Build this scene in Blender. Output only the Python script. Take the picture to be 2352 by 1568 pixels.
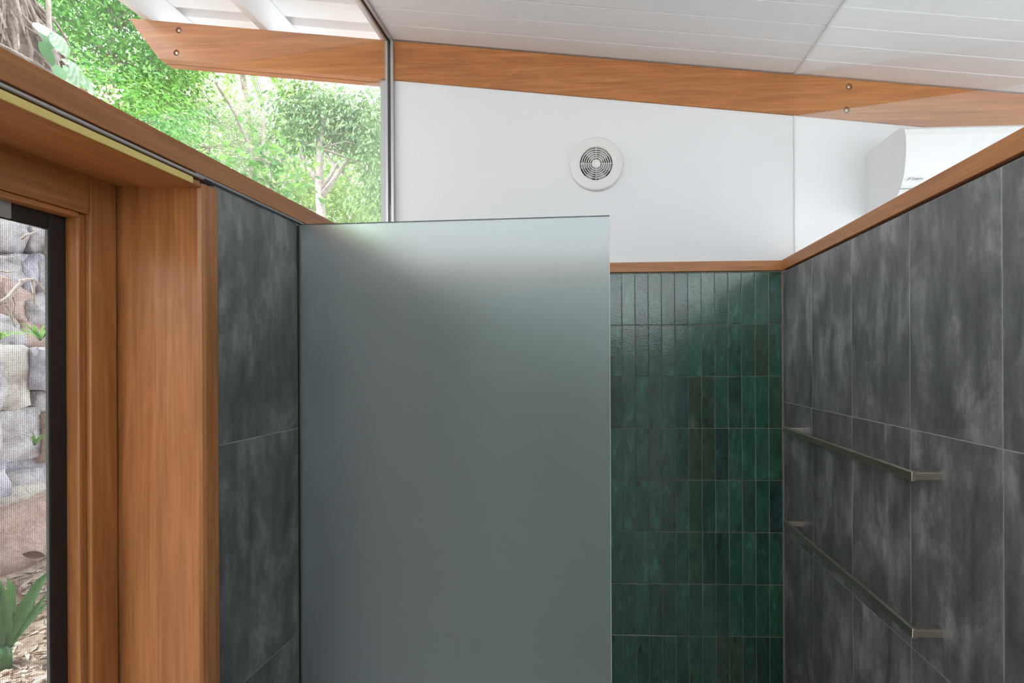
import bpy, bmesh, math, random
import numpy as np
from mathutils import Vector, Matrix, noise as mnoise
random.seed(7); rng = np.random.default_rng(11)
S = bpy.context.scene
for o in list(bpy.data.objects): bpy.data.objects.remove(o)
C = S.collection

# ------------------------------------------------------------------ camera
CZ = 1.70                                   # camera height above the floor
F, PX, PY, YAW, ROLL = 1099.5, 1328.0, 830.5, 0.04, -0.0049   # solved from the tile grids (2352 x 1568)
cd = bpy.data.cameras.new('camera'); cam = bpy.data.objects.new('camera', cd); C.objects.link(cam)
cd.sensor_width = 36; cd.lens = F * 36 / 2352
cd.shift_x = (1176 - PX) / 2352; cd.shift_y = (PY - 784) / 2352
cd.clip_start = .02; cd.clip_end = 200
cam.matrix_world = Matrix.Translation((0, 0, CZ)) @ Matrix.Rotation(YAW, 4, 'Z') @ Matrix.Rotation(math.pi / 2, 4, 'X') @ Matrix.Rotation(ROLL, 4, 'Z')
S.camera = cam
# ------------------------------------------------------------------ sky: bright even overcast
w = bpy.data.worlds.new('sky'); S.world = w; w.use_nodes = True
bg = w.node_tree.nodes['Background']; bg.inputs[0].default_value = (.885, .95, 1, 1); bg.inputs[1].default_value = 3.9
sd = bpy.data.lights.new('sun_offscreen', 'SUN'); sd.energy = 11.0; sd.angle = math.radians(12); sd.color = (1, .985, .965)
sun = bpy.data.objects.new('sun_offscreen', sd); C.objects.link(sun); sun.rotation_euler = Vector((.35, .40, -.85)).to_track_quat('-Z', 'Y').to_euler()
vs = S.view_settings; vs.view_transform = 'Standard'; vs.look = 'None'; vs.gamma = 1; vs.use_curve_mapping = False
vs.exposure = 0.13

def ray(x, y):
    a, b = x - PX, y - PY
    cr, sr = math.cos(-ROLL), math.sin(-ROLL)
    a, b = a * cr - b * sr, a * sr + b * cr
    c, s = math.cos(YAW), math.sin(YAW); r, u = a / F, -b / F
    return Vector((r * c - s, r * s + c, u))
def at_y(x, y, v): d = ray(x, y); return d * (v / d.y) + Vector((0, 0, CZ))
def at_x(x, y, v): d = ray(x, y); return d * (v / d.x) + Vector((0, 0, CZ))

# ------------------------------------------------------------------ materials
M = {}
def new(name):
    m = bpy.data.materials.new(name); m.use_nodes = True; M[name] = m
    nt = m.node_tree; return m, nt, nt.nodes['Principled BSDF']
def N(nt, t, **k):
    n = nt.nodes.new(t)
    for a, v in k.items():
        if a in n.inputs: n.inputs[a].default_value = v
        else: setattr(n, a, v)
    return n
def ramp(nt, stops, interp='LINEAR'):
    r = nt.nodes.new('ShaderNodeValToRGB'); cr = r.color_ramp; cr.interpolation = interp
    while len(cr.elements) < len(stops): cr.elements.new(.5)
    for e, (p, c) in zip(cr.elements, stops): e.position = p; e.color = (*c, 1)
    return r
def coords(nt, scale=(1, 1, 1), rnd=0.0, loc=(0, 0, 0)):
    tc = N(nt, 'ShaderNodeTexCoord'); mp = N(nt, 'ShaderNodeMapping'); mp.inputs['Scale'].default_value = scale
    mp.inputs['Location'].default_value = loc
    if rnd:
        oi = N(nt, 'ShaderNodeObjectInfo'); ml = N(nt, 'ShaderNodeVectorMath', operation='SCALE'); cx = N(nt, 'ShaderNodeCombineXYZ')
        nt.links.new(oi.outputs['Random'], cx.inputs[0]); nt.links.new(oi.outputs['Random'], cx.inputs[2]); nt.links.new(oi.outputs['Random'], cx.inputs[1])
        ml.inputs['Scale'].default_value = rnd; nt.links.new(cx.outputs[0], ml.inputs[0])
        ad = N(nt, 'ShaderNodeVectorMath', operation='ADD'); nt.links.new(tc.outputs['Object'], ad.inputs[0]); nt.links.new(ml.outputs[0], ad.inputs[1])
        nt.links.new(ad.outputs[0], mp.inputs[0])
    else: nt.links.new(tc.outputs['Object'], mp.inputs[0])
    return mp.outputs[0]
def mixc(nt, a, b, f, blend='MIX'):
    m = N(nt, 'ShaderNodeMix', data_type='RGBA', blend_type=blend)
    for s, v in ((6, a), (7, b), (0, f)):
        if hasattr(v, 'is_linked') or hasattr(v, 'links'): nt.links.new(v, m.inputs[s])
        else: m.inputs[s].default_value = v if s == 0 else (*v, 1)
    return m.outputs[2]
def bump(nt, h, bsdf, strength, dist=.002):
    b = N(nt, 'ShaderNodeBump'); b.inputs['Strength'].default_value = strength; b.inputs['Distance'].default_value = dist
    nt.links.new(h, b.inputs['Height']); nt.links.new(b.outputs[0], bsdf.inputs['Normal'])
def plain(name, col, rough=.5, metal=0, spec=.5, nz=0.0, scale=30):
    m, nt, b = new(name); b.inputs['Roughness'].default_value = rough; b.inputs['Metallic'].default_value = metal
    b.inputs['Specular IOR Level'].default_value = spec
    n = N(nt, 'ShaderNodeTexNoise', Scale=scale, Detail=4.0); nt.links.new(coords(nt), n.inputs['Vector'])
    k = 1 - nz
    r = ramp(nt, [(.3, tuple(c * k for c in col)), (.7, tuple(min(1, c * (1 + nz * .5)) for c in col))])
    nt.links.new(n.outputs[0], r.inputs[0]); nt.links.new(r.outputs[0], b.inputs['Base Color'])
    return m
def wood(name, dark, mid, light, axis, rough=.38, seed=0., tint=1.0):
    m, nt, b = new(name)
    lo, hi = 1.6, 34.0
    sc = [hi] * 3; sc[axis] = lo
    v = coords(nt, sc, loc=(seed, seed * 1.7, seed * .6))
    n1 = N(nt, 'ShaderNodeTexNoise', Scale=1.0, Detail=6.0, Roughness=.62, Distortion=.8); nt.links.new(v, n1.inputs['Vector'])
    sc2 = [150.] * 3; sc2[axis] = 5.
    n2 = N(nt, 'ShaderNodeTexNoise', Scale=1.0, Detail=3.0); nt.links.new(coords(nt, sc2, loc=(seed, 0, seed)), n2.inputs['Vector'])
    sc3 = [7.] * 3; sc3[axis] = .9
    n3 = N(nt, 'ShaderNodeTexNoise', Scale=1.0, Detail=2.0, Distortion=1.2); nt.links.new(coords(nt, sc3, loc=(0, seed, seed)), n3.inputs['Vector'])
    wv = N(nt, 'ShaderNodeMath', operation='SINE'); ml = N(nt, 'ShaderNodeMath', operation='MULTIPLY'); ml.inputs[1].default_value = 38.
    nt.links.new(n3.outputs[0], ml.inputs[0]); nt.links.new(ml.outputs[0], wv.inputs[0])
    r1 = ramp(nt, [(.2, dark), (.5, mid), (.85, light)]); nt.links.new(n1.outputs[0], r1.inputs[0])
    wr = ramp(nt, [(.0, (.92, .91, .90)), (1., (1.04, 1.03, 1.03))]); nt.links.new(wv.outputs[0], wr.inputs[0])
    c = mixc(nt, r1.outputs[0], wr.outputs[0], .8, 'MULTIPLY')
    r2 = ramp(nt, [(.3, (.72, .7, .68)), (.62, (1.04, 1.04, 1.04))]); nt.links.new(n2.outputs[0], r2.inputs[0])
    c = mixc(nt, c, r2.outputs[0], .7, 'MULTIPLY')
    nt.links.new(c, b.inputs['Base Color']); b.inputs['Roughness'].default_value = rough
    bump(nt, n2.outputs[0], b, .12, .001)
    return m
WD, WM, WL = (.31, .112, .036), (.465, .188, .062), (.60, .275, .10)
wood('timber_x', WD, WM, WL, 0); wood('timber_y', WD, WM, WL, 1, seed=3.1); wood('timber_z', WD, WM, WL, 2, seed=5.7)
plain('wall_white', (.77, .77, .785), .6, nz=.012, scale=2)
plain('ceiling_white', (.84, .84, .845), .42, nz=.01, scale=2)
plain('roof_white', (.82, .83, .85), .45, nz=.03, scale=6)
plain('plastic_white', (.76, .74, .725), .32)
plain('plastic_warm', (.40, .36, .325), .4)
plain('unit_white', (.78, .77, .77), .4)
plain('print_grey', (.22, .215, .23), .5)
plain('duct_grey', (.40, .39, .38), .6)
plain('aluminium', (.50, .49, .49), .38, .75); plain('aluminium_grey', (.36, .375, .38), .5, .3); plain('gasket', (.02, .018, .018), .7)
plain('screen_spline', (.09, .095, .08), .7); plain('screen_black', (.018, .0155, .016), .55, nz=.2, scale=200)
plain('brass_strip', (.78, .62, .2), .35)
plain('rail_nickel', (.74, .63, .53), .34, 1.0)
plain('bolt_steel', (.52, .48, .38), .4, .9)
plain('paving_pale', (.55, .56, .57), .8, nz=.15, scale=2); plain('sealant', (.74, .73, .71), .5); plain('floor_grey', (.55, .56, .57), .5, nz=.1, scale=3)
plain('grout_green', (.24, .21, .16), .85, nz=.25, scale=60); plain('grout_grey', (.36, .365, .37), .85, nz=.15, scale=60)
# --- dark concrete-look tile
m, nt, b = new('tile_grey')
v = coords(nt, (1, 1, .55), rnd=37.)
n1 = N(nt, 'ShaderNodeTexNoise', Scale=7.0, Detail=9.0, Roughness=.68, Distortion=.35); nt.links.new(v, n1.inputs['Vector'])
v2 = coords(nt, (34, 34, 6.), rnd=91.)
n2 = N(nt, 'ShaderNodeTexNoise', Scale=1.0, Detail=5.0, Roughness=.6); nt.links.new(v2, n2.inputs['Vector'])
r1 = ramp(nt, [(.30, (.070, .073, .079)), (.5, (.142, .146, .150)), (.68, (.32, .328, .328))]); nt.links.new(n1.outputs[0], r1.inputs[0])
r2 = ramp(nt, [(.34, (.62, .62, .64)), (.66, (1.35, 1.35, 1.32))]); nt.links.new(n2.outputs[0], r2.inputs[0])
c = mixc(nt, r1.outputs[0], r2.outputs[0], .75, 'MULTIPLY')
n3 = N(nt, 'ShaderNodeTexNoise', Scale=150., Detail=2.0); nt.links.new(coords(nt), n3.inputs['Vector'])
r3 = ramp(nt, [(.35, (.82, .82, .82)), (.7, (1.12, 1.12, 1.12))]); nt.links.new(n3.outputs[0], r3.inputs[0])
c = mixc(nt, c, r3.outputs[0], .6, 'MULTIPLY')
nt.links.new(c, b.inputs['Base Color'])
rr = ramp(nt, [(.35, (.42,) * 3), (.65, (.28,) * 3)]); nt.links.new(n1.outputs[0], rr.inputs[0]); nt.links.new(rr.outputs[0], b.inputs['Roughness'])
b.inputs['Specular IOR Level'].default_value = .75; bump(nt, n3.outputs[0], b, .06, .001)
# --- green glazed tile: every tile its own green by its object's random number
m, nt, b = new('tile_green')
oi = N(nt, 'ShaderNodeObjectInfo')
base = ramp(nt, [(0, (.010, .062, .040)), (.14, (.016, .090, .058)), (.28, (.022, .105, .066)), (.40, (.010, .050, .040)), (.52, (.020, .098, .052)),
                 (.64, (.026, .062, .030)), (.74, (.012, .072, .054)), (.86, (.032, .125, .074)), (1, (.007, .040, .034))])
mm = N(nt, 'ShaderNodeMath', operation='FRACT'); mu = N(nt, 'ShaderNodeMath', operation='MULTIPLY'); mu.inputs[1].default_value = 7.31
nt.links.new(oi.outputs['Random'], mu.inputs[0]); nt.links.new(mu.outputs[0], mm.inputs[0]); nt.links.new(mm.outputs[0], base.inputs[0])
v = coords(nt, (1, 1, .32), rnd=53.)
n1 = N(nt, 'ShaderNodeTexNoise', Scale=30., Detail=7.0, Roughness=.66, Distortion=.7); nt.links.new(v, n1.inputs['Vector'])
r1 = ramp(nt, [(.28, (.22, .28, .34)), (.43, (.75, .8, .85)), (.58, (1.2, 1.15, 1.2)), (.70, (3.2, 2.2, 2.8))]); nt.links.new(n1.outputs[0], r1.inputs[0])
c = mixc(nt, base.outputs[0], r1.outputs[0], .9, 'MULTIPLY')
n4 = N(nt, 'ShaderNodeTexNoise', Scale=240., Detail=2.0); nt.links.new(coords(nt, rnd=11.), n4.inputs['Vector'])
r4 = ramp(nt, [(.3, (.72, .72, .72)), (.6, (1.1, 1.1, 1.1))]); nt.links.new(n4.outputs[0], r4.inputs[0])
c = mixc(nt, c, r4.outputs[0], .7, 'MULTIPLY')
nt.links.new(c, b.inputs['Base Color']); b.inputs['Roughness'].default_value = .05; b.inputs['IOR'].default_value = 1.68
n5 = N(nt, 'ShaderNodeTexNoise', Scale=75., Detail=4.0, Roughness=.55, Distortion=.6); nt.links.new(coords(nt, (1, 1, 2.2), rnd=29.), n5.inputs['Vector'])
bump(nt, n5.outputs[0], b, .30, .0016)
# --- clear glass: transmits straight, mirrors by Fresnel on either face
def clear_glass(name, f0, tint=(1, 1, 1)):
    m, nt, b = new(name); nt.nodes.remove(b); out = nt.nodes['Material Output']
    g = N(nt, 'ShaderNodeNewGeometry'); d = N(nt, 'ShaderNodeVectorMath', operation='DOT_PRODUCT')
    nt.links.new(g.outputs['Incoming'], d.inputs[0]); nt.links.new(g.outputs['Normal'], d.inputs[1])
    ab = N(nt, 'ShaderNodeMath', operation='ABSOLUTE'); nt.links.new(d.outputs['Value'], ab.inputs[0])
    om = N(nt, 'ShaderNodeMath', operation='SUBTRACT'); om.inputs[0].default_value = 1; nt.links.new(ab.outputs[0], om.inputs[1])
    pw = N(nt, 'ShaderNodeMath', operation='POWER'); nt.links.new(om.outputs[0], pw.inputs[0]); pw.inputs[1].default_value = 5
    ma = N(nt, 'ShaderNodeMath', operation='MULTIPLY_ADD'); nt.links.new(pw.outputs[0], ma.inputs[0]); ma.inputs[1].default_value = 1 - f0; ma.inputs[2].default_value = f0
    t = N(nt, 'ShaderNodeBsdfTransparent'); t.inputs[0].default_value = (*tint, 1)
    gl = N(nt, 'ShaderNodeBsdfGlossy'); gl.inputs['Roughness'].default_value = 0; gl.inputs['Color'].default_value = (1, 1, 1, 1)
    mx = N(nt, 'ShaderNodeMixShader'); nt.links.new(ma.outputs[0], mx.inputs[0]); nt.links.new(t.outputs[0], mx.inputs[1]); nt.links.new(gl.outputs[0], mx.inputs[2])
    nt.links.new(mx.outputs[0], out.inputs[0])
clear_glass('window_glass', .065, (.985, .995, .99)); clear_glass('partition_glass', .085, (.99, .995, .99))
# --- acid-etched glass
m, nt, b = new('frosted_glass')
b.inputs['Base Color'].default_value = (.872, .952, .968, 1); b.inputs['Roughness'].default_value = .5
b.inputs['Transmission Weight'].default_value = .90; b.inputs['IOR'].default_value = 1.3
n = N(nt, 'ShaderNodeTexNoise', Scale=3.0, Detail=4.0); nt.links.new(coords(nt), n.inputs['Vector'])
r = ramp(nt, [(.3, (.40,) * 3), (.7, (.46,) * 3)]); nt.links.new(n.outputs[0], r.inputs[0]); nt.links.new(r.outputs[0], b.inputs['Roughness'])
plain('glass_edge', (.03, .06, .05), .25)
# --- insect mesh
m, nt, b = new('fly_mesh'); out = nt.nodes['Material Output']; b.inputs['Base Color'].default_value = (.30, .30, .31, 1); b.inputs['Roughness'].default_value = .7
tc = N(nt, 'ShaderNodeTexCoord'); sx = N(nt, 'ShaderNodeSeparateXYZ'); nt.links.new(tc.outputs['Object'], sx.inputs[0])
vals = []
for ax in (1, 2):
    k = N(nt, 'ShaderNodeMath', operation='MULTIPLY'); k.inputs[1].default_value = 1 / .0030; nt.links.new(sx.outputs[ax], k.inputs[0])
    fr = N(nt, 'ShaderNodeMath', operation='FRACT'); nt.links.new(k.outputs[0], fr.inputs[0])
    lt = N(nt, 'ShaderNodeMath', operation='LESS_THAN'); lt.inputs[1].default_value = .17; nt.links.new(fr.outputs[0], lt.inputs[0]); vals.append(lt)
mxx = N(nt, 'ShaderNodeMath', operation='MAXIMUM'); nt.links.new(vals[0].outputs[0], mxx.inputs[0]); nt.links.new(vals[1].outputs[0], mxx.inputs[1])
t = N(nt, 'ShaderNodeBsdfTransparent'); mx = N(nt, 'ShaderNodeMixShader'); nt.links.new(mxx.outputs[0], mx.inputs[0]); nt.links.new(t.outputs[0], mx.inputs[1]); nt.links.new(b.outputs[0], mx.inputs[2]); nt.links.new(mx.outputs[0], out.inputs[0])
# --- garden
def rock(name, a, bcol, ccol, scale=9):
    m, nt, b = new(name); b.inputs['Roughness'].default_value = .9
    n = N(nt, 'ShaderNodeTexNoise', Scale=scale, Detail=8.0, Roughness=.65, Distortion=.4); nt.links.new(coords(nt, rnd=17.), n.inputs['Vector'])
    r = ramp(nt, [(.3, a), (.5, bcol), (.68, ccol)]); nt.links.new(n.outputs[0], r.inputs[0]); nt.links.new(r.outputs[0], b.inputs['Base Color'])
    bump(nt, n.outputs[0], b, .7, .03)
rock('stone_grey', (.2, .18, .18), (.46, .43, .45), (.62, .6, .61)); rock('stone_pale', (.34, .29, .25), (.58, .54, .49), (.7, .66, .62))
rock('stone_pink', (.25, .16, .13), (.46, .33, .28), (.6, .47, .42)); rock('stone_blue', (.2, .19, .23), (.42, .41, .47), (.58, .57, .62))
rock('earth', (.05, .035, .025), (.13, .095, .07), (.24, .19, .15), 5); rock('mulch_base', (.18, .125, .09), (.4, .31, .24), (.6, .5, .41), 30)
rock('bark_grey', (.17, .13, .11), (.30, .25, .215), (.42, .37, .33), 14); rock('bark_pale', (.22, .18, .16), (.38, .33, .30), (.5, .46, .43), 22)
rock('root_pale', (.3, .24, .19), (.45, .38, .32), (.55, .48, .42), 20); rock('fibre_brown', (.11, .075, .06), (.34, .25, .21), (.55, .45, .41), 25)
rock('fibre_pale', (.2, .14, .11), (.38, .29, .25), (.55, .46, .41), 25)
def leafmat(name, cols, trans=.4, rough=.4):
    m, nt, b = new(name); out = nt.nodes['Material Output']
    g = N(nt, 'ShaderNodeNewGeometry'); n = len(cols)
    r = ramp(nt, [(i / (n - 1), c) for i, c in enumerate(cols)]); nt.links.new(g.outputs['Random Per Island'], r.inputs[0])
    nt.links.new(r.outputs[0], b.inputs['Base Color']); b.inputs['Roughness'].default_value = rough
    tr = N(nt, 'ShaderNodeBsdfTranslucent'); nt.links.new(mixc(nt, r.outputs[0], (1.35, 1.35, 1.0), 1.0, 'MULTIPLY'), tr.inputs[0])
    mx = N(nt, 'ShaderNodeMixShader'); mx.inputs[0].default_value = trans; nt.links.new(b.outputs[0], mx.inputs[1]); nt.links.new(tr.outputs[0], mx.inputs[2]); nt.links.new(mx.outputs[0], out.inputs[0])
leafmat('leaf_green', [(.05, .17, .035), (.08, .25, .05), (.14, .34, .08), (.22, .40, .13)])
leafmat('leaf_sage', [(.17, .25, .17), (.25, .33, .24), (.34, .41, .25), (.40, .46, .29)])
leafmat('leaf_fresh', [(.06, .17, .04), (.10, .25, .06), (.17, .32, .08), (.07, .17, .06)])
leafmat('leaf_glossy', [(.10, .22, .09), (.16, .31, .13), (.24, .38, .17), (.33, .44, .22)], .35, .28)
leafmat('leaf_light', [(.16, .28, .09), (.24, .36, .12), (.20, .32, .12), (.32, .42, .16)], .5)
leafmat('leaf_palm', [(.12, .30, .05), (.2, .38, .06), (.26, .42, .08)])
leafmat('blade', [(.09, .22, .06), (.15, .31, .10), (.24, .38, .14)]); leafmat('strap', [(.05, .13, .05), (.08, .19, .07), (.1, .22, .1)], .25, .35)
leafmat('petal', [(.5, .36, .42), (.58, .42, .46)]); leafmat('dead_leaf', [(.10, .055, .035), (.14, .08, .05)], .1, .8)
m, nt, b = new('leaf_striped')
v = coords(nt, (1, 1, 1)); wv = N(nt, 'ShaderNodeTexWave', Scale=34., Distortion=1.5, Detail=1.0); nt.links.new(v, wv.inputs['Vector'])
r = ramp(nt, [(.2, (.30, .50, .31)), (.8, (.50, .64, .49))]); nt.links.new(wv.outputs[0], r.inputs[0]); nt.links.new(r.outputs[0], b.inputs['Base Color']); b.inputs['Roughness'].default_value = .3

# ------------------------------------------------------------------ mesh helpers
class MB:
    def __init__(s): s.v = []; s.f = []; s.sm = []
    def add(s, vs, fs, smooth=False):
        n = len(s.v); s.v += [tuple(p) for p in vs]; s.f += [tuple(i + n for i in f) for f in fs]; s.sm += [smooth] * len(fs); return s
    def box(s, x0, x1, y0, y1, z0, z1):
        return s.add([(x0, y0, z0), (x1, y0, z0), (x1, y1, z0), (x0, y1, z0), (x0, y0, z1), (x1, y0, z1), (x1, y1, z1), (x0, y1, z1)],
                     [(0, 3, 2, 1), (4, 5, 6, 7), (0, 1, 5, 4), (1, 2, 6, 5), (2, 3, 7, 6), (3, 0, 4, 7)])
    def prism(s, poly, axis, a, b, smooth=False):
        def P(p, t):
            q = list(p); q.insert(axis, t); return q
        n = len(poly)
        return s.add([P(p, a) for p in poly] + [P(p, b) for p in poly],
                     [tuple(range(n)), tuple(range(2 * n - 1, n - 1, -1))] + [(i, i + n, (i + 1) % n + n, (i + 1) % n) for i in range(n)], smooth)
    def tube(s, pts, rad, k=8, cap=True):
        pts = [Vector(p) for p in pts]; n = len(pts)
        rad = rad if hasattr(rad, '__len__') else [rad] * n
        vs, fs = [], []; up = None
        for i, p in enumerate(pts):
            t = (pts[min(i + 1, n - 1)] - pts[max(i - 1, 0)]).normalized()
            if up is None: up = t.orthogonal().normalized()
            up = (up - t * up.dot(t)).normalized(); sd_ = t.cross(up)
            vs += [p + (up * math.cos(2 * math.pi * j / k) + sd_ * math.sin(2 * math.pi * j / k)) * rad[i] for j in range(k)]
        for i in range(n - 1):
            for j in range(k): fs.append((i * k + j, i * k + (j + 1) % k, (i + 1) * k + (j + 1) % k, (i + 1) * k + j))
        if cap: fs += [tuple(range(k - 1, -1, -1)), tuple(range((n - 1) * k, n * k))]
        return s.add(vs, fs, True)
    def lathe_y(s, prof, cx, cz, k=48):          # profile of (radius, y) turned about a Y axis
        vs = [(cx + r * math.cos(2 * math.pi * j / k), y, cz + r * math.sin(2 * math.pi * j / k)) for r, y in prof for j in range(k)]
        fs = [(i * k + j, i * k + (j + 1) % k, (i + 1) * k + (j + 1) % k, (i + 1) * k + j) for i in range(len(prof) - 1) for j in range(k)]
        return s.add(vs, fs, True)
    def mesh(s, name, mat, bevel=0, seg=2):
        me = bpy.data.meshes.new(name); me.from_pydata(s.v, [], s.f)
        me.polygons.foreach_set('use_smooth', s.sm)
        bm = bmesh.new(); bm.from_mesh(me); bmesh.ops.recalc_face_normals(bm, faces=bm.faces)
        if bevel:
            bmesh.ops.bevel(bm, geom=list(bm.edges), offset=bevel, segments=seg, profile=.5, affect='EDGES', clamp_overlap=True)
        bm.to_mesh(me); bm.free(); me.materials.append(M[mat]); return me
    def build(s, name, mat, parent=None, bevel=0, seg=2, kind=None, **tags):
        return link(name, s.mesh(name, mat, bevel, seg), parent, kind, **tags)
def link(name, me, parent=None, kind=None, loc=None, **tags):
    o = bpy.data.objects.new(name, me); C.objects.link(o)
    if parent:
        o.parent = parent
        wp = parent.location.copy(); q_ = parent.parent
        while q_: wp += q_.location; q_ = q_.parent
        o.location = -wp if loc is None else Vector(loc) - wp
    elif loc is not None: o.location = loc
    if kind: o['kind'] = kind
    for k, v in tags.items(): o[k] = v
    return o
def thing(name, loc, label, category, group=None, kind=None):
    o = bpy.data.objects.new(name, None); C.objects.link(o); o.location = loc; o.empty_display_size = .1
    if label: o['label'] = label
    if category: o['category'] = category
    if group: o['group'] = group
    if kind: o['kind'] = kind
    return o
def box(*a): return MB().box(*a)
def drill(o, cx, cz, r, y0, y1, k=32):           # cuts a real round hole along Y
    me = MB().prism([(cx + r * math.cos(2 * math.pi * j / k), cz + r * math.sin(2 * math.pi * j / k)) for j in range(k)], 1, y0, y1).mesh('drill', 'wall_white'); me.materials.clear()
    t_ = bpy.data.objects.new('drill', me); C.objects.link(t_)
    md = o.modifiers.new('hole', 'BOOLEAN'); md.object = t_; md.operation = 'DIFFERENCE'; md.solver = 'EXACT'
    bpy.context.view_layer.update(); dg = bpy.context.evaluated_depsgraph_get()
    nm_ = bpy.data.meshes.new_from_object(o.evaluated_get(dg)); o.modifiers.clear(); o.data = nm_; bpy.data.objects.remove(t_)

# ------------------------------------------------------------------ the room's measures (metres)
XL, XR, YB = -.882, .864, 2.258              # finished tile faces
TOP = CZ + .412                              # top of the tiling
CAPB, CAPT = CZ + .418, CZ + .466            # timber capping
XG, XP = -.985, .920                         # clerestory glass, partition glass
YR, XF = -1.75, 4.1                          # wall behind the camera, far wall of the next room
def roofz(x): return CZ + 1.324 + .1152 * (.921 - x)     # underside of ceiling = top of beam
BH = .187

# floor, ceiling
box(-1.2, XF + .1, YR - .1, 2.36, -.1, 0).build('floor', 'floor_grey', kind='structure', label='pale floor below the picture')
x0, x1 = -.965, XF
ceil = MB().prism([(x0, roofz(x0) + .011), (x1, roofz(x1) + .011), (x1, roofz(x1) + .06), (x0, roofz(x0) + .06)], 1, YR - .1, 2.36).build('ceiling', 'ceiling_white', kind='structure', label='white sloping ceiling lined with narrow grooved boards')
P_ = .1045; g = .0034
sec = [(g, 0), (P_ - g, 0), (P_, .0045), (P_, .011), (0, .011), (0, .0045)]
bme = MB(); n = len(sec)
bme.add([(x0, y, roofz(x0) + z) for y, z in sec] + [(x1, y, roofz(x1) + z) for y, z in sec], [tuple(range(n)), tuple(range(2 * n - 1, n - 1, -1))] + [(i, i + n, (i + 1) % n + n, (i + 1) % n) for i in range(n)])
bme = bme.mesh('board', 'ceiling_white')
k = 0; y = 2.247
while y - P_ > YR: y -= P_; link('board', bme, ceil, loc=(0, y, 0))

# back wall: white board above, green stacked tiles below
wb = MB(); xw = -1.0
wb.add([(x, yy, z) for yy in (2.264, 2.36) for x, z in ((xw, 0), (XF + .1, 0), (XF + .1, roofz(XF + .1) - BH), (xw, roofz(xw) - BH))],
       [(0, 1, 2, 3), (7, 6, 5, 4), (0, 4, 5, 1), (1, 5, 6, 2), (2, 6, 7, 3), (3, 7, 4, 0)])
wall_back = wb.build('wall_back', 'wall_white', kind='structure', label='white painted end wall above the green tiles')
box(XL, XR, 2.2580, 2.2645, 0, CAPB).build('grout_bed', 'grout_green', wall_back)
GX, GY = .06162, .24238; gw, gh = GX - .0022, GY - .0024
def tile_mesh(name, mat, wx, wz, d, e):        # tile lying in XZ, face towards -Y, origin at its centre back
    a, c = wx / 2, wz / 2; b = MB(); q = e * .35
    def ringp(i, y): return [(-a + i, y, -c + i), (a - i, y, -c + i), (a - i, y, c - i), (-a + i, y, c - i)]
    vs = ringp(0, 0) + ringp(0, -d + e) + ringp(q, -d + q) + ringp(e, -d); fs = []
    for r in range(3):
        for j in range(4): fs.append((r * 4 + j, r * 4 + (j + 1) % 4, r * 4 + 4 + (j + 1) % 4, r * 4 + 4 + j))
    fs.append((12, 13, 14, 15)); return b.add(vs, fs).mesh(name, mat)
tm = tile_mesh('tile', 'tile_green', gw, gh, .0044, .0016)
gz0 = CZ + .1707
for r in range(9):
    zt = gz0 + GY * (1 - r); zb_ = zt - GY
    if zb_ < 0: zb_ = 0
    for cidx in range(-17, 13):
        xa = .1163 + GX * (cidx - 1); xb = xa + GX
        if xb < XL + .01 or xa > XR - .01: continue
        h = zt - zb_
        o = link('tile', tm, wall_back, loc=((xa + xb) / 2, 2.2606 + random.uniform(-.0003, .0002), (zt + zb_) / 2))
        o.rotation_euler = (random.gauss(0, .003), random.gauss(0, .002), random.gauss(0, .007))
        o.scale = (min(xb, XR) - max(xa, XL)) / GX if (xb > XR or xa < XL) else 1, 1, (h / GY)
        o.location.x = (max(xa, XL) + min(xb, XR)) / 2

# right partition: plaster core, dark tiles
wall_right = box(XR + .0012, .985, -1.0, 2.264, 0, TOP).build('wall_right', 'grout_grey', kind='structure', label='low partition wall faced with dark concrete-look tiles')
rows = [(TOP, CZ - .191), (CZ - .191, CZ - .794), (CZ - .794, CZ - 1.397), (CZ - 1.397, 0)]
def wall_tile(parent, x, ya, yb, zb_, zt, sgn):
    gq = .0013; me = box(0, .0085, 0, yb - ya - 2 * gq, 0, zt - zb_ - 2 * gq).mesh('tile', 'tile_grey', .0008, 1)
    link('tile', me, parent, loc=(x if sgn > 0 else x - .0085, ya + gq, zb_ + gq))
edges = [YB, YB - .292]
while edges[-1] > -.9: edges.append(edges[-1] - .303)
for i in range(len(edges) - 1):
    for zt, zb_ in rows: wall_tile(wall_right, XR, edges[i + 1], edges[i], zb_, zt, 1)
# left wall, tiled between door and end wall
wall_left = MB().box(-1.08, XL - .0012, 1.0727, 2.264, 0, TOP).box(-1.08, XL - .0012, YR, -.62, 0, TOP).build('wall_left', 'grout_grey', kind='structure', label='outer wall faced with dark concrete-look tiles')
for ya, yb in ((1.0735, 1.3765), (1.3765, 1.6795), (1.6795, 1.9825), (1.9825, YB), (-.923, -.62), (-1.226, -.923), (-1.529, -1.226)):
    for zt, zb_ in rows: wall_tile(wall_left, XL, ya, yb, zb_, zt, -1)
# rear wall behind the camera, low, with clerestory above; next room's far wall, opened for added glazing
MB().box(-1.08, 1.2, YR - .1, YR, 0, CAPB).box(1.2, XF + .1, YR - .1, YR, 2.05, CAPB).box(3.8, XF + .1, YR - .1, YR, 0, 2.05).build('wall_rear', 'wall_white', kind='structure', label='low white wall at the far side of the bathroom')
MB().box(XF, XF + .1, YR, 2.264, 2.25, 2.75).box(XF, XF + .1, 1.9, 2.264, 0, 2.25).box(XF, XF + .1, YR, -1.6, 0, 2.25).build('wall_outer', 'wall_white', kind='structure', label='white outer wall of the next room, opened for added glazing')

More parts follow.
